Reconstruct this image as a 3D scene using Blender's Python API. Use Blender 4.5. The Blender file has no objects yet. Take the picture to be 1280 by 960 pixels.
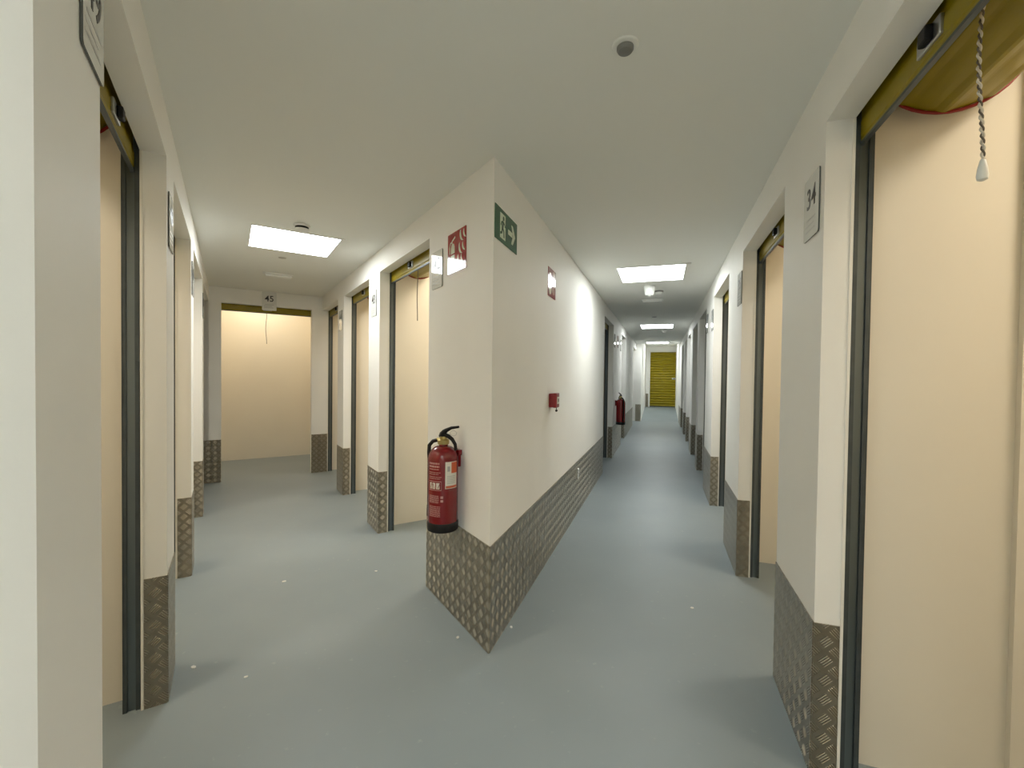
import bpy, bmesh, math, random
from mathutils import Matrix, Vector
from mathutils.geometry import tessellate_polygon
random.seed(7)
C = bpy.context.scene.collection
PI = math.pi
# ------------------------------------------------------------------ plan
TL, TR = math.radians(-32.70), math.radians(18.812)     # headings of the two corridors
A = Vector((-0.0967, 2.1164))                            # pointed corner between them
H, KH, LT, TH = 2.3974, 0.5236, 2.2137, 0.083            # ceiling, kick plate, lintel, wall thickness
WL, WR = -1.2753, 1.2799                                 # far side of the left / right corridor
ZT = 2.8
E = 4.6486                                               # end of left corridor
SE = 16.35                                               # end of right corridor
RISE = 0.20
dL, nL = Vector((math.sin(TL), math.cos(TL))), Vector((math.cos(TL), -math.sin(TL)))
dR, nR = Vector((math.sin(TR), math.cos(TR))), Vector((math.cos(TR), -math.sin(TR)))
DN = {'L': (dL, nL), 'R': (dR, nR)}
def W2(c, s, n):
    d, k = DN[c]; return A + d*s + k*n
def W3(c, s, n, z):
    p = W2(c, s, n); return Vector((p.x, p.y, z))
def isect(na, nb):
    # point with n = na in the left frame and n = nb in the right frame
    a = Matrix(((nL.x, nL.y), (nR.x, nR.y))); b = Vector((na + nL.dot(A), nb + nR.dot(A)))
    return a.inverted() @ b
def frame(p, yv, z=0.0):
    # local x to the right along the wall seen from in front, y into the wall, z up
    return Matrix.Translation((p.x, p.y, z)) @ Matrix.Rotation(math.atan2(-yv.x, yv.y), 4, 'Z')
WALLS = {'LL': ('L', WL, -1), 'WL': ('L', 0.0, 1), 'RR': ('R', WR, 1), 'WR': ('R', 0.0, -1)}
def wframe(side, s, z=0.0, off=0.0):
    c, n0, into = WALLS[side]; d, n = DN[c]
    return frame(W2(c, s, n0 + into*off), n*into, z)
def eframe(c, s, n, z=0.0):          # a face that looks back along the corridor
    return frame(W2(c, s, n), DN[c][0], z)

# ------------------------------------------------------------------ materials
def nt(name):
    m = bpy.data.materials.new(name); m.use_nodes = True
    t = m.node_tree; b = t.nodes['Principled BSDF']; return m, t, b
def simple(name, col, rough=.5, metal=0.0, spec=.5, coat=0.0, bump=None, vary=0.0, vscale=6.0):
    m, t, b = nt(name)
    b.inputs['Base Color'].default_value = (*col, 1); b.inputs['Roughness'].default_value = rough
    b.inputs['Metallic'].default_value = metal; b.inputs['Specular IOR Level'].default_value = spec
    b.inputs['Coat Weight'].default_value = coat; b.inputs['Coat Roughness'].default_value = .04
    if bump or vary:
        tc = t.nodes.new('ShaderNodeTexCoord')
    if vary:
        n = t.nodes.new('ShaderNodeTexNoise'); n.inputs['Scale'].default_value = vscale; n.inputs['Detail'].default_value = 5
        t.links.new(tc.outputs['Object'], n.inputs['Vector'])
        r = t.nodes.new('ShaderNodeValToRGB')
        r.color_ramp.elements[0].position = .3; r.color_ramp.elements[1].position = .7
        r.color_ramp.elements[0].color = (*[c*(1-vary) for c in col], 1)
        r.color_ramp.elements[1].color = (*[min(1, c*(1+vary)) for c in col], 1)
        t.links.new(n.outputs['Fac'], r.inputs['Fac']); t.links.new(r.outputs['Color'], b.inputs['Base Color'])
    if bump:
        sc, st, di = bump
        n = t.nodes.new('ShaderNodeTexNoise'); n.inputs['Scale'].default_value = sc; n.inputs['Detail'].default_value = 3
        t.links.new(tc.outputs['Object'], n.inputs['Vector'])
        bp = t.nodes.new('ShaderNodeBump'); bp.inputs['Strength'].default_value = st; bp.inputs['Distance'].default_value = di
        t.links.new(n.outputs['Fac'], bp.inputs['Height']); t.links.new(bp.outputs['Normal'], b.inputs['Normal'])
    return m
def emit(name, col, st):
    m, t, b = nt(name)
    b.inputs['Base Color'].default_value = (*col, 1)
    b.inputs['Emission Color'].default_value = (*col, 1); b.inputs['Emission Strength'].default_value = st
    return m
def tread(name):
    # five-bar tread metal: groups of five short bars, every other group turned by a right angle
    m, t, b = nt(name); N = t.nodes; L = t.links
    b.inputs['Metallic'].default_value = .8; b.inputs['Roughness'].default_value = .30
    tc = N.new('ShaderNodeTexCoord'); sp = N.new('ShaderNodeSeparateXYZ'); L.new(tc.outputs['Object'], sp.inputs[0])
    def mth(op, a, bb=None, c=None):
        n = N.new('ShaderNodeMath'); n.operation = op
        for i, v in enumerate((a, bb, c)):
            if v is None: continue
            if isinstance(v, (int, float)): n.inputs[i].default_value = v
            else: L.new(v, n.inputs[i])
        return n.outputs[0]
    P = 0.047
    # turn the sheet by 45 degrees so the bars lie diagonally
    u = mth('DIVIDE', mth('ADD', sp.outputs['X'], sp.outputs['Z']), P*1.4142)
    v = mth('DIVIDE', mth('SUBTRACT', sp.outputs['Z'], sp.outputs['X']), P*1.4142)
    iu, iv = mth('FLOOR', u), mth('FLOOR', v)
    fu = mth('SUBTRACT', mth('SUBTRACT', u, iu), .5); fv = mth('SUBTRACT', mth('SUBTRACT', v, iv), .5)
    par = mth('ABSOLUTE', mth('MODULO', mth('ADD', iu, iv), 2.0))
    par = mth('GREATER_THAN', par, .5)
    inv = mth('SUBTRACT', 1.0, par)
    a = mth('ADD', mth('MULTIPLY', fu, par), mth('MULTIPLY', fv, inv))
    c = mth('ADD', mth('MULTIPLY', fv, par), mth('MULTIPLY', fu, inv))
    ma = mth('SMOOTH_MIN', mth('MULTIPLY', mth('SUBTRACT', .40, mth('ABSOLUTE', a)), 9.0), 1.0, .3)
    mc = mth('LESS_THAN', mth('ABSOLUTE', c), .31)
    bars = mth('MULTIPLY_ADD', mth('COSINE', mth('MULTIPLY', c, 2*PI/.155)), .5, .5)
    hgt = mth('MULTIPLY', mth('MULTIPLY', mth('MAXIMUM', ma, 0.0), mc), bars)
    bp = N.new('ShaderNodeBump'); bp.inputs['Strength'].default_value = 1.0; bp.inputs['Distance'].default_value = .005
    L.new(hgt, bp.inputs['Height']); L.new(bp.outputs['Normal'], b.inputs['Normal'])
    nz = N.new('ShaderNodeTexNoise'); nz.inputs['Scale'].default_value = 9; nz.inputs['Detail'].default_value = 6
    L.new(tc.outputs['Object'], nz.inputs['Vector'])
    mx = N.new('ShaderNodeMix'); mx.data_type = 'RGBA'
    mx.inputs['A'].default_value = (.26, .235, .185, 1); mx.inputs['B'].default_value = (.34, .31, .25, 1)
    L.new(nz.outputs['Fac'], mx.inputs['Factor'])
    m2 = N.new('ShaderNodeMix'); m2.data_type = 'RGBA'; m2.inputs['B'].default_value = (.62, .585, .50, 1)   # glint of the bar tops painted in as a lighter colour
    L.new(mx.outputs['Result'], m2.inputs['A']); L.new(mth('MULTIPLY', hgt, .6), m2.inputs['Factor'])
    L.new(m2.outputs['Result'], b.inputs['Base Color'])
    return m
M = {}
M['wall'] = simple('white_wall_paint', (.855, .845, .81), .62, spec=.35, bump=(140, .12, .0015), vary=.012, vscale=3)
M['cream'] = simple('cream_board', (.83, .77, .655), .7, spec=.25, bump=(90, .08, .001), vary=.015, vscale=2)
M['ceil'] = simple('ceiling_paint', (.82, .825, .785), .8, spec=.2, bump=(60, .05, .001))
M['tread'] = tread('tread_metal')
M['galv'] = simple('dark_galvanised_steel', (.085, .1, .106), .42, metal=.6, vary=.12, vscale=20)
M['gold'] = simple('mustard_shutter_paint', (.27, .208, .002), .38, spec=.3, coat=.05, vary=.08, vscale=8)
M['lit_web'] = simple('lit_web_steel', (.17, .20, .215), .28, metal=.85)  # lighter steel: light on the web inside the channel put into the colour
M['black'] = simple('black_rubber', (.010, .010, .011), .45, spec=.25)
M['silver'] = simple('zinc_silver', (.5, .51, .52), .3, metal=.9)
M['redtape'] = simple('red_edge_tape', (.27, .012, .010), .5)
M['cord'] = simple('pale_cord', (.62, .58, .5), .8)
M['cord2'] = simple('dark_cord', (.13, .11, .09), .8)
M['toggle'] = simple('white_plastic', (.82, .84, .82), .35)
M['white'] = simple('white_fixture', (.80, .80, .78), .45)
M['trim'] = simple('white_edge_trim', (.82, .80, .74), .5)
M['led'] = emit('led_diffuser', (.955, 1.0, .985), 14.5)
M['grey'] = simple('grey_lens', (.18, .18, .17), .4)
M['disc'] = simple('pale_disc', (.42, .40, .36), .5)
M['plate'] = simple('clear_acrylic', (.74, .745, .715), .06, spec=.6)
M['plateedge'] = simple('acrylic_edge', (.085, .095, .09), .25)
M['ink'] = simple('black_ink', (.03, .03, .035), .35)
M['inkgrey'] = simple('grey_ink', (.36, .36, .35), .35)
M['red'] = simple('sign_red', (.31, .012, .011), .07, spec=.6)
M['green'] = simple('sign_green', (.012, .105, .043), .16, spec=.4)
M['signwhite'] = simple('sign_cream', (.66, .69, .55), .12, spec=.5)
M['extred'] = simple('extinguisher_red', (.19, .004, .007), .22, coat=.3)
M['brass'] = simple('brass', (.50, .40, .16), .35, metal=.9)
M['labelw'] = simple('label_white', (.72, .70, .62), .3)
M['labelo'] = simple('label_orange', (.55, .10, .03), .3)
M['print'] = simple('print_pink', (.50, .27, .25), .4)
M['cpred'] = simple('call_point_red', (.25, .008, .013), .28, coat=.2)
M['chip'] = simple('paint_chip', (.75, .75, .72), .7)

def floor_mat():
    m, t, b = nt('grey_floor_paint'); N, L = t.nodes, t.links
    tc = N.new('ShaderNodeTexCoord')
    n1 = N.new('ShaderNodeTexNoise'); n1.inputs['Scale'].default_value = 1.1; n1.inputs['Detail'].default_value = 4
    n2 = N.new('ShaderNodeTexNoise'); n2.inputs['Scale'].default_value = 26; n2.inputs['Detail'].default_value = 8
    for n in (n1, n2): L.new(tc.outputs['Object'], n.inputs['Vector'])
    r = N.new('ShaderNodeValToRGB')
    r.color_ramp.elements[0].position = .35; r.color_ramp.elements[0].color = (.232, .275, .296, 1)
    r.color_ramp.elements[1].position = .68; r.color_ramp.elements[1].color = (.262, .305, .325, 1)
    L.new(n1.outputs['Fac'], r.inputs['Fac'])
    r2 = N.new('ShaderNodeValToRGB')                       # scattered pale scuffs
    r2.color_ramp.elements[0].position = .66; r2.color_ramp.elements[0].color = (0, 0, 0, 1)
    r2.color_ramp.elements[1].position = .80; r2.color_ramp.elements[1].color = (.35, .35, .35, 1)
    L.new(n2.outputs['Fac'], r2.inputs['Fac'])
    mx = N.new('ShaderNodeMix'); mx.data_type = 'RGBA'; mx.inputs['B'].default_value = (.46, .49, .48, 1)
    L.new(r.outputs['Color'], mx.inputs['A']); L.new(r2.outputs['Color'], mx.inputs['Factor'])
    L.new(mx.outputs['Result'], b.inputs['Base Color'])
    b.inputs['Roughness'].default_value = .42; b.inputs['Specular IOR Level'].default_value = .35
    bp = N.new('ShaderNodeBump'); bp.inputs['Strength'].default_value = .08; bp.inputs['Distance'].default_value = .002
    L.new(n2.outputs['Fac'], bp.inputs['Height']); L.new(bp.outputs['Normal'], b.inputs['Normal'])
    return m
M['floor'] = floor_mat()

# ------------------------------------------------------------------ mesh helpers
class MB:
    def __init__(s): s.bm = bmesh.new()
    def box(s, a, b):
        x0, y0, z0 = a; x1, y1, z1 = b
        v = [s.bm.verts.new(p) for p in ((x0,y0,z0),(x1,y0,z0),(x1,y1,z0),(x0,y1,z0),(x0,y0,z1),(x1,y0,z1),(x1,y1,z1),(x0,y1,z1))]
        for f in ((0,3,2,1),(4,5,6,7),(0,1,5,4),(1,2,6,5),(2,3,7,6),(3,0,4,7)): s.bm.faces.new([v[i] for i in f])
        return s
    def bbox(s, a, b, r=.003, seg=2):
        t = bmesh.new(); q = MB.__new__(MB); q.bm = t; q.box(a, b)
        bmesh.ops.bevel(t, geom=t.edges[:], offset=r, segments=seg, affect='EDGES', profile=.5)
        me = bpy.data.meshes.new('tmp'); t.to_mesh(me); t.free(); s.bm.from_mesh(me); bpy.data.meshes.remove(me); return s
    def prism(s, poly, z0, z1):
        # poly: list of (x, y), any winding, may be concave
        area = sum(poly[i][0]*poly[(i+1) % len(poly)][1]-poly[(i+1) % len(poly)][0]*poly[i][1] for i in range(len(poly)))
        if area < 0: poly = poly[::-1]
        lo = [s.bm.verts.new((p[0], p[1], z0)) for p in poly]; hi = [s.bm.verts.new((p[0], p[1], z1)) for p in poly]
        k = len(poly)
        for i in range(k): s.bm.faces.new((lo[i], lo[(i+1) % k], hi[(i+1) % k], hi[i]))
        for tri in tessellate_polygon([[Vector((p[0], p[1], 0)) for p in poly]]):
            a, b, c = [Vector((poly[i][0], poly[i][1])) for i in tri]
            if (b-a).cross(c-a) < 0: tri = tri[::-1]
            s.bm.faces.new([hi[i] for i in tri]); s.bm.faces.new([lo[i] for i in tri[::-1]])
        return s
    def face_prism(s, poly, y0, y1):
        # outline in the x-z plane with front at y0 (y0 < y1)
        m0 = len(s.bm.verts); t = MB(); t.prism([(p[0], p[1]) for p in poly], 0, y1-y0)
        # (x, y, z) -> (x, y1 - z, y): keeps orientation
        me = bpy.data.meshes.new('tmp')
        for v in t.bm.verts: v.co = Vector((v.co.x, y1-v.co.z, v.co.y))
        t.bm.to_mesh(me); t.bm.free(); s.bm.from_mesh(me); bpy.data.meshes.remove(me); return s
    def lathe(s, prof, n=32, o=(0,0,0), axis='z'):
        rings = []
        for r, z in prof:
            ring = []
            for i in range(n):
                a = 2*PI*i/n; p = (r*math.cos(a), r*math.sin(a), z)
                if axis == 'y': p = (p[0], -p[2], p[1])
                if axis == 'x': p = (p[2], p[0], p[1])
                ring.append(s.bm.verts.new((p[0]+o[0], p[1]+o[1], p[2]+o[2])))
            rings.append(ring)
        for a, b in zip(rings, rings[1:]):
            for i in range(n): s.bm.faces.new((a[i], a[(i+1) % n], b[(i+1) % n], b[i]))
        s.bm.faces.new(rings[0][::-1]); s.bm.faces.new(rings[-1]); return s
    def tube(s, pts, r, n=10, closed=False):
        pts = [Vector(p) for p in pts]; k = len(pts); rings = []
        up = Vector((0, 0, 1))
        for i, p in enumerate(pts):
            if closed: t = pts[(i+1) % k]-pts[i-1]
            else: t = pts[min(i+1, k-1)]-pts[max(i-1, 0)]
            t.normalize()
            if i == 0: u = t.cross(up) if abs(t.z) < .95 else t.cross(Vector((1, 0, 0)))
            else: u = u - t*u.dot(t)
            u.normalize(); w = t.cross(u)
            rr = r[i] if isinstance(r, (list, tuple)) else r
            rings.append([s.bm.verts.new(p + u*rr*math.cos(2*PI*j/n) + w*rr*math.sin(2*PI*j/n)) for j in range(n)])
        for i in range(k if closed else k-1):
            a, b = rings[i], rings[(i+1) % k]
            for j in range(n): s.bm.faces.new((a[j], a[(j+1) % n], b[(j+1) % n], b[j]))
        if not closed: s.bm.faces.new(rings[0][::-1]); s.bm.faces.new(rings[-1])
        return s
    def sweep_x(s, prof, x0, x1):
        # closed outline (y, z) swept along x
        k = len(prof); a = [s.bm.verts.new((x0, y, z)) for y, z in prof]; b = [s.bm.verts.new((x1, y, z)) for y, z in prof]
        for i in range(k): s.bm.faces.new((a[i], a[(i+1) % k], b[(i+1) % k], b[i]))
        s.bm.faces.new(a[::-1]); s.bm.faces.new(b); return s
    def patch(s, r, a0, a1, z0, z1, n=12, th=.0006, o=(0, 0)):
        # thin curved label on an upright cylinder
        P = lambda a, z, rr: s.bm.verts.new((o[0]+rr*math.cos(a), o[1]+rr*math.sin(a), z))
        o0 = [(P(a0+(a1-a0)*i/n, z0, r+th), P(a0+(a1-a0)*i/n, z1, r+th), P(a0+(a1-a0)*i/n, z0, r-.001), P(a0+(a1-a0)*i/n, z1, r-.001)) for i in range(n+1)]
        for p, q in zip(o0, o0[1:]):
            s.bm.faces.new((p[0], q[0], q[1], p[1])); s.bm.faces.new((p[2], p[3], q[3], q[2]))
            s.bm.faces.new((p[1], q[1], q[3], p[3])); s.bm.faces.new((p[0], p[2], q[2], q[0]))
        for e in (o0[0], o0[-1]): s.bm.faces.new((e[0], e[1], e[3], e[2]))
        return s
    def build(s, name, mat, parent=None, smooth=False, mats=None, mw=None):
        bmesh.ops.recalc_face_normals(s.bm, faces=s.bm.faces[:])
        me = bpy.data.meshes.new(name); s.bm.to_mesh(me); s.bm.free()
        for q in (mats or [mat]): me.materials.append(q)
        if smooth:
            for p in me.polygons: p.use_smooth = True
            me.set_sharp_from_angle(angle=math.radians(38))
        o = bpy.data.objects.new(name, me); C.objects.link(o)
        if parent: o.parent = parent
        if mw is not None: o.matrix_basis = mw
        return o
def thing(name, label, cat, mw, group=None):
    o = bpy.data.objects.new(name, None); C.objects.link(o); o.empty_display_size = .1
    o.matrix_basis = mw; o['label'] = label; o['category'] = cat
    if group: o['group'] = group
    return o
def tag(o, label, cat, group=None):
    o['label'] = label; o['category'] = cat
    if group: o['group'] = group
    return o
def struct(name, mb, mat, **k):
    o = mb.build(name, mat, **k); o['kind'] = 'structure'; return o
def xy(c, s, n): p = W2(c, s, n); return (p.x, p.y)
def rbox(mb, c, s0, s1, n0, n1, z0, z1):
    mb.prism([xy(c, s0, n0), xy(c, s1, n0), xy(c, s1, n1), xy(c, s0, n1)], z0, z1)
def text_mesh(body, size):
    cu = bpy.data.curves.new('t', 'FONT'); cu.body = body; cu.size = size; cu.align_x = 'CENTER'; cu.align_y = 'CENTER'
    cu.extrude = .0004; cu.offset = .0012
    o = bpy.data.objects.new('t', cu); C.objects.link(o)
    bpy.context.view_layer.update()
    me = bpy.data.meshes.new_from_object(o.evaluated_get(bpy.context.evaluated_depsgraph_get()))
    bpy.data.objects.remove(o); bpy.data.curves.remove(cu); return me
def text(name, body, size, mat, parent, x, y, z):
    me = text_mesh(body, size); me.name = name; me.materials.clear(); me.materials.append(mat)
    o = bpy.data.objects.new(name, me); C.objects.link(o); o.parent = parent
    o.matrix_basis = Matrix.Translation((x, y, z)) @ Matrix.Rotation(PI/2, 4, 'X'); return o
def circle(cx, cz, r, n=20): return [(cx+r*math.cos(2*PI*i/n), cz+r*math.sin(2*PI*i/n)) for i in range(n)]
def strip(pts, w):
    # outline of a thick broken line with flat ends
    L_, R_ = [], []
    for i, p in enumerate(pts):
        a = Vector(pts[max(i-1, 0)]); b = Vector(pts[min(i+1, len(pts)-1)]); t = (b-a).normalized(); k = Vector((-t.y, t.x))*w/2
        L_.append(tuple(Vector(p)+k)); R_.append(tuple(Vector(p)-k))
    return L_+R_[::-1]

# ------------------------------------------------------------------ door positions along each wall
OP = {  # openings (s0, s1)
 'RR': [(-1.30, -.2281), (.2931, 1.3659), (2.0119, 3.124), (3.9222, 5.021), (5.36, 6.4336), (7.05, 8.136), (8.36, 9.3888), (9.9, 10.988)],
 'LL': [(-.6657, .4127), (.6828, 1.7417), (1.9724, 3.1658), (3.36, E)],
 'WL': [(.8045, 1.8955), (2.2323, 3.2817), (3.5966, E)],
 'WR': [(4.3029, 5.5171), (7.102, 8.0969), (10.901, 12.25)],
}
# ------------------------------------------------------------------ setting
def wall_boxes(mb, side, ends, skip=()):
    c, n0, into = WALLS[side]; a, b = n0, n0+into*TH; ops = OP[side]
    edges = [ends[0]] + [v for o in ops for v in o] + [ends[1]]
    for i in range(0, len(edges), 2):
        if edges[i+1]-edges[i] > .01 and i not in skip: rbox(mb, c, edges[i], edges[i+1], a, b, 0, ZT)
    for s0, s1 in ops: rbox(mb, c, s0, s1, a, b, LT, ZT)
# wedge block between the corridors
mb = MB()
ic = isect(TH, -TH)
mb.prism([tuple(A), xy('L', .8045, 0), xy('L', .8045, TH), tuple(ic), xy('R', 4.3029, -TH), xy('R', 4.3029, 0)], 0, ZT)
wall_boxes(mb, 'WL', (0, E), skip=(0,)); wall_boxes(mb, 'WR', (0, 12.25), skip=(0,))
rbox(mb, 'R', 12.25, 12.33, -.3, .165, 0, ZT); rbox(mb, 'R', 12.33, SE+.1, .08, .165, 0, ZT)
struct('wall_center', mb, M['wall'])
# outer wall of the left corridor and the near left corner
K = isect(WL, 0.0); sK = (K-A).dot(dL); sKR = (K-A).dot(dR); ik = isect(WL-TH, -TH)
mb = MB()
mb.prism([tuple(K), xy('L', -.6657, WL), xy('L', -.6657, WL-TH), tuple(ik), xy('R', -6.0, -TH), xy('R', -6.0, 0)], 0, ZT)
wall_boxes(mb, 'LL', (-.9, E+.06), skip=(0,))
struct('wall_left', mb, M['wall'])
mb = MB(); wall_boxes(mb, 'RR', (-6.0, SE+.1)); struct('wall_right', mb, M['wall'])
# end walls
mb = MB()
rbox(mb, 'L', E, E+TH, WL-TH, -1.149, 0, ZT); rbox(mb, 'L', E, E+TH, -.128, TH, 0, ZT); rbox(mb, 'L', E, E+TH, -1.149, -.128, LT, ZT)
struct('wall_end', mb, M['wall'])
mb = MB(); ED0, ED1 = .325, 1.40
rbox(mb, 'R', SE, SE+TH, .08, ED0, 0, ZT); rbox(mb, 'R', SE, SE+TH, ED1, WR+TH+.3, 0, ZT); rbox(mb, 'R', SE, SE+TH, ED0, ED1, 2.376, ZT)
rbox(mb, 'R', SE-.0, SE+.02, WR+.02, WR+.3, 0, ZT)
struct('wall_far', mb, M['wall'])
mb = MB(); rbox(mb, 'R', -6.1, -6.0, -.1, WR+TH, 0, ZT); struct('wall_back', mb, M['wall'])
# the storage units behind the doors
mb = MB()
T = .025
def part(c, s, n0, n1): rbox(mb, c, s-T, s+T, min(n0, n1), max(n0, n1), 0, ZT)
DR = WR+1.75
for s in (-1.62, -.10, 1.70, 3.52, 5.19, 6.74, 8.25, 9.65, 11.2): part('R', s, WR+TH, DR)
rbox(mb, 'R', -1.7, 11.3, DR, DR+.05, 0, ZT)
rbox(mb, 'R', -.125-.022, -.125, WR+.565, DR, 0, ZT)                         # board that stands proud in the nearest right unit
DLn = WL-1.7
for s in (.547, 1.86, 3.27, E+.10): part('L', s, WL-TH, DLn)
rbox(mb, 'L', -2.6, E+.2, DLn-.05, DLn, 0, ZT)
part('L', 2.064, TH, 2.42); part('L', 3.44, TH, 1.6); part('L', E+.10, TH, 1.6); rbox(mb, 'L', 2.09, E+.2, 1.6, 1.65, 0, ZT)
rbox(mb, 'L', 6.17, 6.22, -1.5, .15, 0, ZT); rbox(mb, 'L', E+TH, 6.2, -1.30, -1.25, 0, ZT); rbox(mb, 'L', E+TH, 6.2, .12, .16, 0, ZT)
for s in (4.15, 6.3, 9.5): part('R', s, -TH, -1.3)
rbox(mb, 'R', 4.1, 12.5, -1.35, -1.3, 0, ZT); rbox(mb, 'R', 12.3, 12.35, -1.35, -.3, 0, ZT)
struct('wall_units', mb, M['cream'])
# floor
mb = MB(); mb.prism([(-9, -6), (10, -6), (10, 20), (-9, 20)], -.1, 0); struct('floor', mb, M['floor'])
mb = MB()
for i, (s0, s1, h0, h1) in enumerate([(12.7, 15.6, 0.001, RISE), (15.6, SE+.5, RISE, RISE)]):
    v = [mb.bm.verts.new(W3('R', s, n, z)) for s, z in ((s0, h0), (s1, h1)) for n in (.1, WR+.02)]
    mb.bm.faces.new((v[0], v[1], v[3], v[2]))
    u = [mb.bm.verts.new(W3('R', s, n, -.02)) for s in (s0, s1) for n in (.1, WR+.02)]
    mb.bm.faces.new((u[0], u[2], u[3], u[1])); mb.bm.faces.new((v[0], v[2], u[2], u[0])); mb.bm.faces.new((v[1], u[1], u[3], v[3]))
    mb.bm.faces.new((v[0], u[0], u[1], v[1])); mb.bm.faces.new((v[2], v[3], u[3], u[2]))
struct('floor_ramp', mb, M['floor'])
# ceilings
g = .04; mb = MB()
mb.prism([xy('R', -6.05, -g), tuple(isect(WL-g, -g)), xy('L', E+g, WL-g), xy('L', E+g, g), tuple(isect(g, -g)),
          xy('R', 12.25, -g), xy('R', 12.25, WR+g), xy('R', -6.05, WR+g)], H, H+.05)
struct('ceiling', mb, M['ceil'])
mb = MB(); rbox(mb, 'R', 12.2, 12.25, -.04, WR+.04, H+.01, 2.66); rbox(mb, 'R', 12.25, SE+.05, .1, WR+.2, H+RISE, H+RISE+.05)
struct('ceiling_far', mb, M['ceil'])
mb = MB(); mb.prism([(-9, -6), (10, -6), (10, 20), (-9, 20)], ZT, ZT+.05); struct('ceiling_units', mb, M['ceil'])

# ------------------------------------------------------------------ kick plates
def sheet(mbx, w, h=KH): mbx.box((0, -.004, 0.001), (w, 0, h)); return mbx
def kick(side, s0, s1, label, r0=True, r1=True, group='tread-metal kick plates on the piers'):
    c, n0, into = WALLS[side]; d, n = DN[c]
    xdir = 1 if side in ('LL', 'WR') else -1
    mw = wframe(side, s0 if xdir > 0 else s1)
    t = thing('kick_plate', label, 'kick plate', mw, group); inv = mw.inverted()
    sheet(MB(), s1-s0).build('front_sheet', M['tread'], t)
    if r0:
        m = eframe(c, s0, n0 if into > 0 else n0-.073)
        sheet(MB(), .073).build('return_sheet', M['tread'], t, mw=inv @ m)
    if r1:
        m = frame(W2(c, s1, n0+.073 if into > 0 else n0), -d)
        sheet(MB(), .073).build('return_sheet', M['tread'], t, mw=inv @ m)
    return t
kick('WL', 0, .8045, 'tread-metal kick plate under the large fire extinguisher', r0=False)
kick('WR', 0, .767, 'short tread-metal kick plate right of the pointed corner, under the exit sign', r0=False, r1=False)
kick('WR', .770, 3.007, 'long tread-metal kick plate with the small white clip on it', r0=False, r1=False)
kick('WR', 3.010, 4.3029, 'plain dark kick plate between the clip plate and the first shutter of the right corridor', r0=False)
kick('WL', 1.8955, 2.2323, 'kick plate on the first pier beyond the fire extinguisher')
kick('WL', 3.2817, 3.5966, 'kick plate on the second pier beyond the fire extinguisher')
kick('LL', .4127, .6828, 'tall nearest kick plate on the left wall, with wide diamond bars')
kick('LL', 1.7417, 1.9724, 'second nearest kick plate on the left wall')
kick('LL', 3.1658, 3.36, 'third kick plate on the left wall, before the end wall')
kick('LL', sK+.0, -.6657, 'kick plate at the foot of the near left pier', r0=False)
kick('RR', -.2281, .2931, 'large foreground kick plate on the right, under number plate 34')
kick('RR', 1.3659, 2.0119, 'kick plate on the second pier of the right wall')
kick('RR', 3.124, 3.9222, 'kick plate on the third pier of the right wall')
kick('RR', 5.021, 5.36, 'dark kick plate on the fourth pier of the right wall')
kick('RR', 6.4336, 7.05, 'brownish kick plate on the fifth pier of the right wall')
kick('RR', 8.136, 8.36, 'narrow kick plate on the sixth pier of the right wall')
kick('RR', 9.3888, 9.9, 'narrow kick plate on the seventh pier of the right wall')
kick('RR', 10.988, 12.6, 'farthest kick plate on the right wall, before the closed shutter')
kick('WR', 5.5171, 7.102, 'kick plate under the small distant fire extinguisher')
kick('WR', 8.0969, 10.901, 'kick plate just beyond the distant fire extinguisher')
def endkick(c, s, n0, n1, z, label, jamb=None):
    mw = eframe(c, s, n0, z); t = thing('kick_plate', label, 'kick plate', mw, 'tread-metal kick plates on the end walls')
    sheet(MB(), n1-n0).build('front_sheet', M['tread'], t)
    if jamb is not None: sheet(MB(), .073).build('return_sheet', M['tread'], t, mw=Matrix.Translation((jamb, .0015, 0)))
    return t
endkick('L', E, WL, -1.149, 0, 'kick plate on the end wall left of opening 45', jamb=-.0735)
endkick('L', E, -.128, 0, 0, 'kick plate on the end wall right of opening 45', jamb=.1285)
endkick('R', 12.25, 0.0, .165, 0, 'kick plate on the white wall stub that narrows the right corridor')
endkick('R', SE, .166, ED0, RISE, 'kick plate left of the closed yellow shutter')
endkick('R', SE, ED1, 1.463, RISE, 'kick plate right of the closed yellow shutter')
# white edge strips that show beside each door guide belong to the wall
mb = MB()
for side in OP:
    c, n0, into = WALLS[side]
    for s0, s1 in OP[side]:
        for s, sg in ((s0, 1), (s1, -1)):
            a, b = n0+into*.0745, n0+into*.083
            rbox(mb, c, min(s, s+sg*.003), max(s, s+sg*.003), min(a, b), max(a, b), 0, LT)
struct('trim_1', mb, M['trim'])

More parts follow.
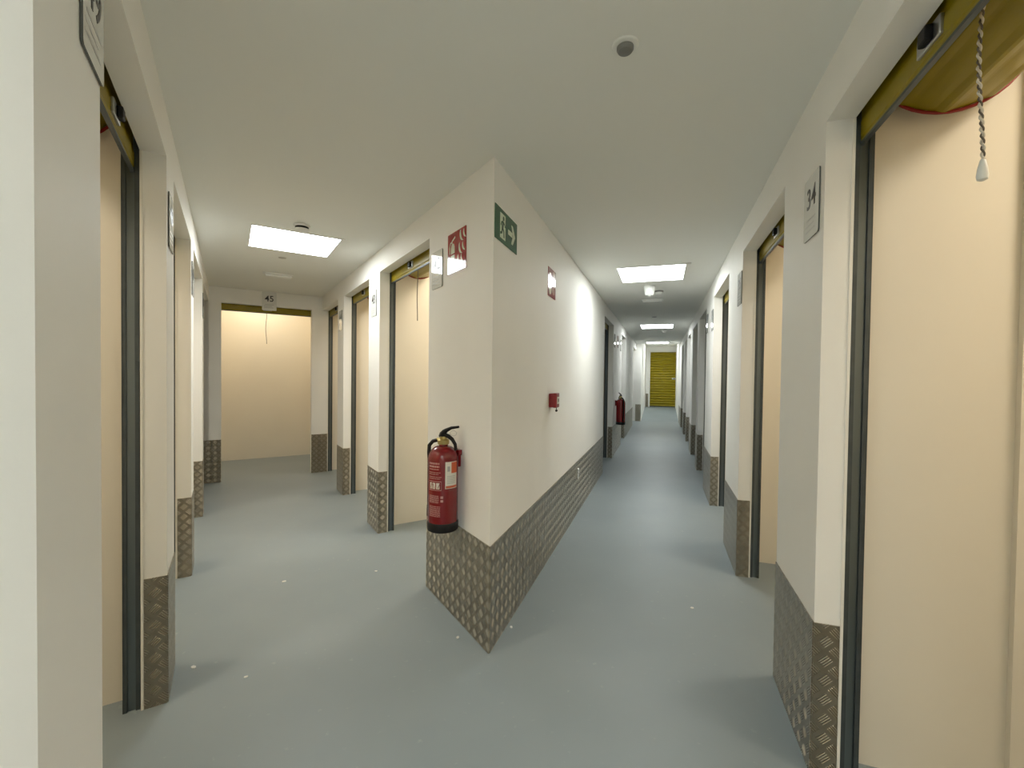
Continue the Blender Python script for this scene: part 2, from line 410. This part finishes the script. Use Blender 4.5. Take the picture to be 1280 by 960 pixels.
# ------------------------------------------------------------------ roller shutters
def guide(mb, x, sg):
    # C channel, open toward the doorway; x is the doorway edge, sg the outward direction
    y0, y1 = .086, .140; a, b = x+sg*.010, x+sg*.062
    X = lambda p, q: (min(p, q), max(p, q))
    def bx(xa, xb, ya, yb): u = X(xa, xb); mb.box((u[0], ya, 0), (u[1], yb, 2.30))
    bx(b-sg*.003, b, y0, y1); bx(a, b, y0, y0+.003); bx(a, b, y1-.003, y1)
    bx(a, a+sg*.003, y0, y0+.014); bx(a, a+sg*.003, y1-.014, y1)
def shutter(side, s0, s1, label, group, lat=0.0, cord=None, end=None, toggle=False, detail=True):
    if end: c, mw, w, xs = end
    else:
        c, n0, into = WALLS[side]; mw = wframe(side, (s0+s1)/2); w = s1-s0; xs = 1 if side in ('LL', 'WR') else -1
    t = thing('roller_shutter', label, 'roller shutter', mw, group); h = w/2
    for sg in (-1, 1):
        q = MB(); guide(q, sg*h, sg); gd = q.build('guide_rail', M['galv'], t)
        q = MB(); xa, xb = sorted((sg*(h+.018), sg*(h+.024))); q.sweep_x([(.0895, 0), (.0895, 0), (.1365, 0), (.1365, 2.29), (.0895, 2.29)][1:], xa, xb); q.build('lit_rail_web', M['lit_web'], gd)
        if detail:
            for z in (.32, .95, 1.55, 2.02):
                MB().lathe([(.0045, 0), (.0045, .002), (.002, .0032)], 10, (sg*(h+.036), .0861, z), 'y').build('rail_screw', M['silver'], gd)
    # bottom slat of the rolled-up curtain, hanging just under the lintel
    h2 = h+.045
    q = MB(); q.sweep_x([(.104, 2.134), (.110, 2.134), (.110, 2.150), (.106, 2.154), (.106, 2.200), (.110, 2.206), (.110, 2.30), (.104, 2.30), (.104, 2.208), (.100, 2.202), (.100, 2.152), (.104, 2.148)], -h2, h2)
    bs = q.build('bottom_slat', M['gold'], t); bs['label'] = 'mustard yellow bottom slat'
    q = MB(); q.sweep_x([(.100, 2.127), (.113, 2.127), (.113, 2.136), (.100, 2.136)], -h2, h2)
    q.build('bottom_bar', M['galv'], t)
    # rolled curtain with its ribs
    q = MB(); nseg, pro = 120, []
    for i in range(nseg):
        a = 2*PI*i/nseg; k = (i % 12)/12
        r = .196+.010*max(0, min(1, 4*(k-.15), 4*(.62-k)))
        pro.append((.345+r*math.cos(a), 2.412+r*math.sin(a)))
    q.sweep_x(pro, -h2, h2)
    rl = q.build('rolled_curtain', M['gold'], t); rl['label'] = 'mustard yellow rolled up curtain'
    for sg in (-1, 1):
        q = MB(); q.tube([(sg*h2, .345+.202*math.cos(2*PI*i/40), 2.412+.202*math.sin(2*PI*i/40)) for i in range(40)], .0055, 6, True)
        q.build('edge_tape', M['redtape'], rl, True)['label'] = 'red tape on the curtain edge'
    q = MB(); q.sweep_x([(.104, 2.298), (.110, 2.298), (.152, 2.42), (.146, 2.42)], -h2, h2); q.build('curtain_lead', M['gold'], t)
    # latch on the bottom slat
    q = MB(); lx = lat*xs
    q.bbox((lx-.055, .092, 2.163), (lx+.045, .102, 2.211), .003); lt = q.build('latch', M['silver'], t)
    q = MB(); q.bbox((lx-.018, .076, 2.168), (lx+.022, .093, 2.206), .005); q.build('latch_knob', M['black'], lt)
    if cord is not None:
        cx, zb = cord[0]*xs, cord[1]; y = .16
        if toggle:
            q = MB(); q2 = MB(); zt = 2.225; k = 150
            for j, b in enumerate((q, q2)):
                b.tube([(cx+.0025*math.cos(i*.55+j*PI)+.012*math.sin(i*.03)*xs, y+.0025*math.sin(i*.55+j*PI), zt-(zt-zb)*i/k) for i in range(k+1)], .0025 if j == 0 else .0019, 6)
            co = q.build('pull_cord', M['cord'], t, True); q2.build('cord_strand', M['cord2'], co, True)
            cxe = cx+.012*math.sin(150*.03)*xs
            MB().lathe([(.003, zb+.004), (.005, zb), (.0085, zb-.016), (.0105, zb-.034), (.009, zb-.042), (.004, zb-.045)], 20, (cxe, y, 0)).build('toggle', M['toggle'], co, True)
        else:
            q = MB(); q.tube([(cx+.006*math.sin(i*.5), y, 2.225-(2.225-zb)*i/16) for i in range(17)], .0032, 6); q.build('pull_cord', M['cord2'], t, True)
    return t
GR, GL, GW, GF = 'open yellow roller shutters along the right wall', 'open yellow roller shutters along the left wall', 'open yellow roller shutters beyond the fire extinguisher', 'shutters in the left side of the right corridor'
RRl = ['rolled-up yellow shutter nearest on the right, with a twisted cord and white toggle', 'rolled-up yellow shutter second on the right wall, beyond number plate 34',
       'rolled-up yellow shutter third on the right wall', 'open shutter fourth on the right wall', 'open shutter fifth on the right wall',
       'open shutter sixth on the right wall', 'open shutter seventh on the right wall', 'open shutter last on the right wall']
RRc = [((.072, 1.842), .14, True), (None, .056, False)] + [(None, .05, False)]*6
for (s0, s1), lb, (cd, la, tg) in zip(OP['RR'], RRl, RRc): shutter('RR', s0, s1, lb, GR, la, cd, toggle=tg, detail=s0 < 3)
for (s0, s1), lb, la in zip(OP['LL'], ['rolled-up yellow shutter nearest on the left, half hidden by the near pier', 'open shutter second on the left wall, only its dark rail showing', 'open shutter third on the left wall', 'open shutter last on the left wall, beside the end wall'], (.2, .05, .05, .05)):
    shutter('LL', s0, s1, lb, GL, la, detail=s0 < 1)
for (s0, s1), lb, la, cd in zip(OP['WL'], ['rolled-up yellow shutter left of the fire extinguisher, its cord hanging', 'rolled-up yellow shutter second beyond the fire extinguisher', 'rolled-up yellow shutter third beyond the fire extinguisher, beside the end wall'], (.07, .055, .05), ((.09, 1.77), None, None)):
    shutter('WL', s0, s1, lb, GW, la, cd, detail=s0 < 2)
for (s0, s1), lb in zip(OP['WR'], ['open shutter first on the left of the right corridor, beyond the long kick plate', 'open shutter beyond the distant fire extinguisher', 'open shutter beside the white wall stub in the right corridor']):
    shutter('WR', s0, s1, lb, GF, .05, detail=False)
nm = (-1.149-.128)/2
shutter(None, 0, 0, 'rolled-up yellow shutter over the end opening, under number plate 45', 'shutter at the end of the left corridor', .0, (-.018, 1.735), end=('L', eframe('L', E, nm), 1.021, 1))
# closed shutter at the far end
mw = eframe('R', SE, (ED0+ED1)/2, RISE); t = thing('roller_shutter', 'closed yellow ribbed roller shutter at the far end of the right corridor', 'roller shutter', mw)
w = ED1-ED0; hh = 2.376-RISE; q = MB(); pro = []; ns = 22
for i in range(ns):
    z0 = .02+(hh-.02)*i/ns; dz = (hh-.02)/ns
    pro += [(.064-.030*math.sin(PI*k/6), z0+dz*.86*k/6) for k in range(7)]
pro += [(.064, hh), (.074, hh), (.074, .02)]
q.sweep_x(pro, -w/2-.03, w/2+.03); q.build('curtain', M['gold'], t)['label'] = 'mustard yellow ribbed curtain'
q = MB(); q.box((-w/2, .035, .0), (w/2, .075, .035)); q.build('bottom_bar', M['galv'], t)
q = MB(); q.bbox((w/2-.26, .015, 1.10), (w/2-.03, .046, 1.16), .004); lt = q.build('latch', M['silver'], t)
q = MB(); q.bbox((w/2-.2, .000, 1.115), (w/2-.15, .016, 1.145), .004); q.build('latch_knob', M['black'], lt)
for sg in (-1, 1):
    q = MB(); q.box((sg*w/2-.002 if sg > 0 else sg*w/2-.05, .03, 0), (sg*w/2+.05 if sg > 0 else sg*w/2+.002, .085, hh)); q.build('guide_rail', M['galv'], t)
# pale frame round that shutter
q = MB(); q.box((-w/2-.055, -.012, 0), (-w/2, .0, hh+.05)); q.box((w/2, -.012, 0), (w/2+.055, .0, hh+.05)); q.box((-w/2, -.012, hh), (w/2, 0, hh+.05))
o = q.build('trim_2', M['trim'], None, mw=mw); o['kind'] = 'structure'

# ------------------------------------------------------------------ lamps and ceiling fittings
def led(c, s0, s1, n0, n1, z, label):
    mw = frame(W2(c, (s0+s1)/2, (n0+n1)/2), DN[c][0], z); t = thing('ceiling_light', label, 'ceiling light', mw, 'square white ceiling light panels')
    a, b = (n1-n0)/2, (s1-s0)/2; q = MB(); e = .008
    q.box((-a-e, -b-e, -.006), (-a, b+e, 0)); q.box((a, -b-e, -.006), (a+e, b+e, 0)); q.box((-a, -b-e, -.006), (a, -b, 0)); q.box((-a, b, -.006), (a, b+e, 0))
    q.box((a-.02, -b-.035, -.010), (a+.045, -b-.012, -.001))                 # clip at the corner
    q.build('frame', M['white'], t)
    q = MB(); q.box((-a, -b, -.005), (a, b, -.0005)); q.build('diffuser', M['led'], t); return t
led('L', 1.785, 2.388, -.930, -.335, H, 'bright ceiling light panel in the left corridor')
led('R', 2.357, 3.005, .351, .961, H, 'nearest bright ceiling light panel in the right corridor')
led('R', 7.10, 7.75, .355, .961, H, 'second bright ceiling light panel in the right corridor')
led('R', 11.45, 12.05, .33, .93, H, 'third small distant ceiling light panel in the right corridor')
led('R', 14.2, 14.8, .42, 1.02, H+RISE, 'ceiling light panel out of sight above the closed shutter')
led('R', -5.4, -4.8, .34, .94, H, 'added unseen ceiling light panel farther behind the viewer')  # added out of view to brighten the near part of the corridors
led('R', -3.3, -2.7, .34, .94, H, 'ceiling light panel behind the viewer in the corridor')
def ceil_thing(name, c, s, n, label, cat, z=H): return thing(name, label, cat, frame(W2(c, s, n), DN[c][0], z))
t = ceil_thing('smoke_detector', 'L', 1.60, -.634, 'round smoke detector on the ceiling just before the left light panel', 'smoke detector')
MB().lathe([(.050, 0), (.054, -.004), (.054, -.014), (.046, -.016)][::-1], 36).build('base', M['white'], t, True)
MB().lathe([(.044, -.030), (.044, -.015)], 36).build('sensing_slot', M['black'], t, True)['label'] = 'dark slot'
MB().lathe([(.020, -.054), (.036, -.051), (.047, -.040), (.048, -.030), (.044, -.029)], 36).build('cap', M['white'], t, True)
t = ceil_thing('sprinkler_cover', 'L', 2.665, -.661, 'tiny round ceiling disc beyond the left light panel', 'ceiling disc')
MB().lathe([(.018, -.008), (.030, -.005), (.034, 0)], 28).build('disc', M['disc'], t, True)
MB().lathe([(.036, -.002), (.039, 0)], 28).build('rim', M['ceil'], t, True)
t = ceil_thing('sprinkler_cover', 'R', 5.961, .632, 'tiny dark ceiling disc between the first two right light panels', 'ceiling disc')
MB().lathe([(.020, -.012), (.036, -.008), (.042, 0)], 28).build('disc', M['grey'], t, True)
MB().lathe([(.044, -.003), (.048, 0)], 28).build('rim', M['white'], t, True)
def emergency(c, s, n, label):
    t = ceil_thing('emergency_light', c, s, n, label, 'emergency light')
    MB().bbox((-.14, -.055, -.014), (.14, .055, 0), .005).build('housing', M['white'], t)
    MB().bbox((-.125, -.042, -.036), (.125, .042, -.013), .012, 3).build('lens', M['white'], t)
emergency('L', 3.43, -.63, 'flat white emergency light on the ceiling near the end of the left corridor')
emergency('R', 4.216, .634, 'flat white emergency light on the ceiling of the right corridor')
t = ceil_thing('motion_sensor', 'R', -.53, .646, 'round motion sensor with grey lens on the near ceiling', 'motion sensor')
MB().lathe([(.034, -.006), (.040, -.004), (.042, 0)], 36).build('ring', M['ceil'], t, True)
MB().lathe([(.014, -.022), (.022, -.020), (.026, -.014), (.026, -.004)], 36).build('lens', M['grey'], t, True)['label'] = 'dark grey lens'
t = ceil_thing('alarm_sounder', 'R', 3.29, .622, 'white round alarm sounder hanging from the ceiling of the right corridor', 'alarm sounder')
MB().lathe([(.030, -.112), (.046, -.108), (.054, -.085), (.058, -.045), (.062, -.022), (.062, 0)], 36).build('body', M['toggle'], t, True)
MB().lathe([(.012, -.122), (.022, -.118), (.024, -.110)], 24).build('beacon', M['white'], t, True)
t = ceil_thing('smoke_detector', 'R', 3.62, .72, 'small smoke detector beside the white alarm sounder', 'smoke detector')
MB().lathe([(.020, -.045), (.034, -.042), (.044, -.030), (.045, -.018)], 32).build('cap', M['white'], t, True)
MB().lathe([(.050, -.018), (.052, -.010), (.052, 0)], 32).build('base', M['grey'], t, True)
t = ceil_thing('smoke_detector', 'R', 8.3, .80, 'distant smoke detector beyond the second right light panel', 'smoke detector')
MB().lathe([(.020, -.045), (.036, -.042), (.046, -.030), (.047, -.018)], 32).build('cap', M['white'], t, True)
MB().lathe([(.050, -.018), (.052, -.010), (.052, 0)], 32).build('base', M['white'], t, True)

# ------------------------------------------------------------------ number plates
def rrect(w, h, r, n=5):
    p = []
    for cx, cz, a0 in ((w/2-r, h/2-r, 0), (-w/2+r, h/2-r, PI/2), (-w/2+r, -h/2+r, PI), (w/2-r, -h/2+r, 1.5*PI)):
        p += [(cx+r*math.cos(a0+PI/2*i/n), cz+r*math.sin(a0+PI/2*i/n)) for i in range(n+1)]
    return p
def nplate(mw, num, label, w=.165, h=.225, tz=.03, grp='clear number plates beside the doors'):
    t = thing('number_plate', label, 'number plate', mw, grp)
    q = MB(); q.face_prism(rrect(w, h, .010), -.0055, -.001)
    o = q.build('panel', None, t, mats=[M['plate'], M['plateedge']])
    for p in o.data.polygons:
        if abs(p.normal.y) < .5: p.material_index = 1
    text('numeral', num, .105, M['ink'], t, 0, -.0059, tz)
    q = MB()
    for i, (a, b) in enumerate(((-.05, .05), (-.062, .03), (-.062, .045))): q.box((a, -.0058, -.045-.02*i), (b, -.0054, -.040-.02*i))
    q.build('small_print', M['inkgrey'], t); return t
ZP = 1.978
nplate(wframe('RR', -.105, ZP), '34', 'clear number plate reading 34 on the near right pier')
nplate(wframe('RR', 1.455, ZP), '35', 'number plate on the second pier of the right wall')
nplate(wframe('RR', 3.215, ZP), '36', 'number plate on the third pier of the right wall, nearer its doorway edge')
nplate(wframe('RR', 3.80, ZP+.03), '37', 'number plate on the third pier of the right wall, at its far edge')
nplate(wframe('WL', .672, 1.990), '42', 'number plate left of the fire extinguisher sign, bright lamp reflected in it', w=.158)
nplate(wframe('WL', 2.066, 1.970), '43', 'number plate on the first pier beyond the fire extinguisher')
nplate(wframe('WL', 3.43, 1.955), '44', 'number plate on the second pier beyond the fire extinguisher')
nplate(wframe('LL', .535, ZP), '48', 'number plate on the nearest pier of the left wall, past the first shutter')
nplate(wframe('LL', 1.86, ZP), '47', 'number plate on the second pier of the left wall')
nplate(wframe('LL', 3.26, ZP), '46', 'number plate on the third pier of the left wall')
nplate(wframe('LL', -.735, 2.017), '49', 'large number plate at the top left edge, dark edged, on the near pier', w=.145, h=.228, tz=.012)
nplate(eframe('L', E, -.632, 2.275), '45', 'number plate reading 45 above the end opening', h=.235)
nplate(wframe('WR', 5.70, 1.975), '33', 'nearer small number plate above the distant fire extinguisher', w=.17)
nplate(wframe('WR', 6.85, 1.975), '32', 'farther small number plate above the distant fire extinguisher', w=.17)

# ------------------------------------------------------------------ signs
def sign_base(mw, label, mat, w, h):
    t = thing('safety_sign', label, 'sign', mw); MB().face_prism(rrect(w, h, .004), -.003, -.0005).build('panel', mat, t); return t
def glyph(t, name, polys, mat, lvl=1):
    q = MB()
    for p in polys: q.face_prism(p, -.003-.0006*lvl, -.0025)
    return q.build(name, mat, t)
mw = wframe('WR', .178, 2.101); t = sign_base(mw, 'green emergency exit sign with running figure and right arrow', M['green'], .335, .165)
glyph(t, 'doorway', [[(-.100, -.062), (-.022, -.062), (-.022, .062), (-.100, .062)]], M['signwhite'])
run = [circle(-.052, .042, .011)] + [strip(p, w) for p, w in (
    ([(-.056, .028), (-.064, .000), (-.066, -.012)], .022), ([(-.058, .024), (-.036, .016), (-.026, .004)], .009), ([(-.060, .022), (-.080, .018), (-.090, .000)], .009),
    ([(-.064, -.008), (-.046, -.022), (-.044, -.052)], .012), ([(-.068, -.010), (-.078, -.034), (-.098, -.040)], .012))]
glyph(t, 'running_figure', run, M['green'], 2)
glyph(t, 'arrow', [strip([(.020, 0), (.090, 0)], .026), [(.098, 0), (.068, .050), (.096, .050), (.134, 0), (.096, -.050), (.068, -.050)]], M['signwhite'])
def flames(x, z, s):
    # stacked curling tongues: crescents that taper to a tip
    f = []
    for dx, dz, k in ((-.012, -.012, .9), (.006, .040, 1.0), (.016, .098, 1.0)):
        for ox, rr, w in ((0, .040, .015), (.026, .030, .011)):
            out, inn = [], []
            for i in range(9):
                t = i/8; an = math.radians(262-105*t); ww = w*math.sin(PI*(.12+.88*(1-t)))*k
                c = (x+(dx+ox+.022+rr*k*math.cos(an))*s, z+(dz+.030+rr*k*math.sin(an))*s)
                out.append((c[0]+ww*s*math.cos(an)*.5, c[1]+ww*s*math.sin(an)*.5)); inn.append((c[0]-ww*s*math.cos(an)*.5, c[1]-ww*s*math.sin(an)*.5))
            f.append(out+inn[::-1][:-1] if abs(out[-1][0]-inn[-1][0]) < 1e-6 else out+inn[::-1])
    return f
mw = wframe('WL', .403, 2.040); t = sign_base(mw, 'red fire extinguisher sign with white extinguisher and flames', M['red'], .232, .225)
glyph(t, 'extinguisher_symbol', [[(-.072, -.075), (-.024, -.075), (-.024, -.012), (-.072, -.012)],
    [(-.072, -.004), (-.024, -.004), (-.024, .032), (-.032, .048), (-.042, .052), (-.054, .052), (-.064, .048), (-.072, .032)],
    strip([(-.058, .052), (-.058, .068), (-.040, .074), (-.018, .084)], .010), strip([(-.056, .064), (-.080, .060), (-.090, .036), (-.090, .0)], .008)], M['signwhite'])
glyph(t, 'flame_symbol', flames(.048, -.060, 1.15), M['signwhite'])
mw = wframe('WR', 1.168, 2.028); t = sign_base(mw, 'red fire alarm sign above the red call point', M['red'], .225, .205)
glyph(t, 'hand_symbol', [circle(-.052, .052, .020), strip([(-.050, .034), (-.048, -.02)], .014), [(-.075, -.02), (-.02, -.01), (-.015, -.045), (-.03, -.085), (-.07, -.085), (-.085, -.05)],
    strip([(-.032, -.012), (-.026, .012)], .012), strip([(-.018, -.016), (-.010, .004)], .011)], M['signwhite'])
glyph(t, 'flame_symbol', flames(.050, -.060, 1.1), M['signwhite'])
mw = wframe('WR', 6.25, 2.0); t = sign_base(mw, 'distant red fire extinguisher sign above the small extinguisher', M['red'], .21, .21)
glyph(t, 'extinguisher_symbol', [[(-.07, -.07), (-.03, -.07), (-.03, .03), (-.045, .05), (-.07, .03)]], M['signwhite'])

# ------------------------------------------------------------------ manual call point
mw = wframe('WR', 1.175, 1.178); t = thing('fire_call_point', 'red manual fire alarm call point on the white wall', 'call point', mw)
MB().bbox((-.047, -.032, -.050), (.047, -.001, .050), .004).build('back_box', M['cpred'], t)
MB().bbox((-.049, -.058, -.053), (.049, -.030, .053), .006, 3).build('cover', M['cpred'], t)
MB().bbox((-.030, -.061, -.026), (.030, -.056, .026), .002).build('press_panel', M['labelw'], t)['label'] = 'pale press panel'
q = MB(); q.box((-.012, -.0625, -.012), (.012, -.0605, .012)); q.build('press_mark', M['ink'], t)
q = MB(); q.tube([(.01, -.045, -.050), (.01, -.045, -.072)], .003, 8); q.lathe([(.003, -.085), (.009, -.080), (.009, -.072), (.003, -.068)], 14, (.01, -.045, 0)); q.build('test_key', M['black'], t, True)['label'] = 'black key hanging below'
# small white clip on the kick plate
mw = wframe('WR', 2.302, .40); t = thing('wall_clip', 'small white clip on the long tread-metal kick plate', 'clip', mw)
MB().bbox((-.028, -.020, .012), (.028, -.004, .055), .005).build('body', M['white'], t)
MB().bbox((-.018, -.014, -.050), (.018, -.004, .014), .003).build('tab', M['white'], t)
q = MB(); q.lathe([(.006, .019), (.006, .0215)], 12, (0, 0, .034), 'y'); q.build('screw', M['grey'], t)

# ------------------------------------------------------------------ fire extinguishers
def extinguisher(mw, label):
    t = thing('fire_extinguisher', label, 'fire extinguisher', mw, 'red fire extinguishers standing on the kick plates')
    o2 = (0, -.096); R = .080; o = (0, -.096, 0)
    prof = [(R, .045), (R, .375)] + [(.024+(R-.024)*math.cos(a*PI/2/8), .375+.075*math.sin(a*PI/2/8)) for a in range(1, 9)] + [(.024, .462)]
    MB().lathe(prof, 48, o).build('cylinder', M['extred'], t, True)
    MB().lathe([(.074, 0), (.081, .004), (.083, .012), (.083, .046), (.0805, .050)], 48, o).build('base_ring', M['black'], t, True)['label'] = 'black base ring'
    q = MB(); q.lathe([(.029, .458), (.031, .462), (.031, .480), (.026, .484), (.020, .486), (.020, .500)], 28, o)
    q.tube([(0, -.096, .474), (-.045, -.110, .478)], .011, 12); q.build('valve', M['brass'], t, True)['label'] = 'brass valve'
    # black handle: body, raised upper lever and curved lower grip
    q = MB()
    h = Matrix.Translation(Vector(o)) @ Matrix.Rotation(math.radians(32), 4, 'Z')
    P = lambda x, z, y=0: tuple(h @ Vector((x, y, z)))
    q.tube([P(-.012, .496), P(-.006, .512), P(.006, .524), P(.02, .534), P(.05, .548), P(.095, .556)], [.017, .017, .015, .011, .008, .006], 12)
    q.build('upper_lever', M['black'], t, True)
    q = MB(); q.tube([P(.004, .508), P(.03, .503), P(.055, .488), P(.074, .462), P(.080, .430)], [.012, .011, .010, .009, .008], 12)
    q.build('lower_grip', M['black'], t, True)
    q = MB(); q.tube([P(.062+.020*math.cos(2*PI*i/20), .520+.014*math.sin(2*PI*i/20), .002*math.sin(2*PI*i/20)) for i in range(20)], .0013, 6, True); q.build('pin_ring', M['silver'], t, True)
    # hose down the left flank
    q = MB(); pts = [(-.040, -.108, .477), (-.062, -.130, .468), (-.074, -.146, .445), (-.071, -.149, .405)]
    for i in range(10): pts.append((-.066, -.148, .37-.03*i))
    q.tube(pts, .0105, 12); hz = q.build('hose', M['black'], t, True)
    q = MB(); q.lathe([(.008, .06), (.013, .065), (.012, .10), (.011, .11)], 16, (-.066, -.148, 0)); q.build('nozzle', M['black'], hz, True)
    q = MB(); q.bbox((-.035, -.022, .395), (.035, -.0005, .425), .003); q.bbox((-.02, -.024, .33), (.02, -.0005, .40), .003); q.build('wall_bracket', M['extred'], t)
    # printed labels
    d = math.radians
    lb = MB().patch(R, d(-16), d(36), .235, .375, o=o2).build('hazard_label', M['labelw'], t); lb['label'] = 'white hazard label'
    MB().patch(R, d(8), d(36), .315, .372, o=o2, th=.0011).build('orange_corner', M['labelo'], lb)
    MB().patch(R, d(-14), d(34), .238, .250, o=o2, th=.0011).build('red_band', M['labelo'], lb)
    q = MB()
    for i in range(5): q.patch(R, d(-9), d(27), .262+.009*i, .2645+.009*i, o=o2, th=.0010)
    q.patch(R, d(-8), d(2), .325, .352, o=o2, th=.0010); q.build('small_print', M['inkgrey'], lb)
    q = MB(); rnd = random.Random(3)
    def line(a0, a1, z, hgt):
        a = a0
        while a < a1:
            e = min(a1, a+rnd.uniform(5, 13)); q.patch(R, d(a), d(e), z, z+hgt, n=3, o=o2, th=.0008); a = e+1.6
    for z, hgt, a1 in ((.362, .009, -38), (.346, .009, -38), (.334, .004, -40), (.318, .003, -34), (.309, .003, -40), (.295, .003, -30), (.286, .003, -34)): line(-84, a1, z, hgt)
    for z in (.196, .189, .182, .175, .168, .161): line(-82, -40, z, .0032)
    for z in (.140, .132, .124, .117, .110, .103, .096, .089): line(-82, -34, z, .0032)
    for a in (-33, ): 
        for z in (.185, .166): q.patch(R, d(a), d(a+10), z, z+.012, n=3, o=o2, th=.0008)
    # frame of the instruction pictures
    for z0, z1, a0, a1 in ((.226, .229, -84, -30), (.272, .275, -84, -30), (.226, .275, -31, -30)): q.patch(R, d(a0), d(a1), z0, z1, n=6, o=o2, th=.0008)
    q.build('printed_text', M['print'], t)
    q = MB()
    for a0, a1 in ((-80, -70), (-66, -54), (-50, -37)): q.patch(R, d(a0), d(a1), .234, .266, n=4, o=o2, th=.0008)
    pb = q.build('picture_boxes', M['labelw'], t)
    q = MB()
    for a, tilt in ((-77, 2), (-61, -2), (-44, 3)):
        for k in range(4): q.patch(R, d(a+tilt*k*.6), d(a+tilt*k*.6+3), .238+.006*k, .243+.006*k, n=2, o=o2, th=.0013)
    q.build('picture_marks', M['extred'], pb)
    return t
extinguisher(wframe('WL', .345, KH), 'large red fire extinguisher in front of the pointed wall corner')
extinguisher(wframe('WR', 5.96, KH), 'small distant red fire extinguisher on the left of the right corridor')

# ------------------------------------------------------------------ paint chips on the floor
def chip(c, s, n, k, label):
    k *= .8; q = MB(); pts = [(k*(1+.4*random.random())*math.cos(a)*1.4, k*(1+.4*random.random())*math.sin(a)) for a in [2*PI*i/7 for i in range(7)]]
    q.prism(pts, 0, .003); o = q.build('paint_chip', M['chip'], None, mw=Matrix.Translation(W3(c, s, n, 0)) @ Matrix.Rotation(random.random()*6, 4, 'Z'))
    tag(o, label, 'paint chip', 'white paint chips on the floor')
chip('L', 1.338, -.764, .011, 'white paint chip on the middle of the left corridor floor')
chip('R', .802, .965, .009, 'white paint chip on the floor by the second right pier')
chip('L', .197, -.072, .008, 'white paint chip on the floor left of the pointed corner')
chip('L', 1.185, -.215, .007, 'white paint chip on the floor before the extinguisher shutter')
chip('R', .25, .03, .007, 'white paint chip on the floor right of the pointed corner')
chip('L', .62, -1.20, .010, 'white paint chip at the foot of the nearest left pier')
chip('L', .42, -1.0, .006, 'small white paint chip near the nearest left pier')

# ------------------------------------------------------------------ lights inside the storage units
def unit_lamp(c, s, n, e, col=(1.0, .88, .70)):
    l = bpy.data.lights.new('unit_lamp', 'AREA'); l.shape = 'RECTANGLE'; l.size = .5; l.size_y = .3; l.energy = e; l.color = col
    o = bpy.data.objects.new('unit_lamp', l); C.objects.link(o); p = W2(c, s, n); o.location = (p.x, p.y, 2.76)
for (s0, s1), e in zip(OP['RR'][:3], (9, 9.5, 8)): unit_lamp('R', (s0+s1)/2, WR+1.1, e*1.5)
for (s0, s1), e in zip(OP['LL'][:3], (11, 9, 8)): unit_lamp('L', (s0+s1)/2, WL-1.1, e*1.5)
for (s0, s1), e in zip(OP['WL'], (11, 9, 7)): unit_lamp('L', (s0+s1)/2, .95, e*1.5)
unit_lamp('L', 5.6, -.64, 11)

# ------------------------------------------------------------------ camera, world, view
sc = bpy.context.scene
w = bpy.data.worlds.new('world'); sc.world = w; w.use_nodes = True
w.node_tree.nodes['Background'].inputs['Color'].default_value = (.02, .02, .02, 1)
r, a = math.radians(-.7122), math.radians(-1.0152)
cr, sr, ca, sa = math.cos(r), math.sin(r), math.cos(a), math.sin(a)
right = Vector((cr, sr*sa, -sr*ca)); up = Vector((sr, -cr*sa, cr*ca)); fw = Vector((0, ca, sa))
cam = bpy.data.cameras.new('camera'); co = bpy.data.objects.new('camera', cam); C.objects.link(co)
m = Matrix.Identity(4)
for i in range(3): m[i][0] = right[i]; m[i][1] = up[i]; m[i][2] = -fw[i]
m[2][3] = 1.35; co.matrix_world = m
cam.sensor_width = 36; cam.lens = 36*550/1280; cam.clip_start = .02; cam.clip_end = 100
sc.camera = co
sc.view_settings.view_transform = 'Standard'; sc.view_settings.look = 'None'; sc.view_settings.exposure = 0.30; sc.view_settings.gamma = 1.0
sc.view_settings.use_curve_mapping = False
sc.cycles.use_denoising = True; sc.cycles.max_bounces = 12; sc.cycles.diffuse_bounces = 8; sc.cycles.sample_clamp_indirect = 6
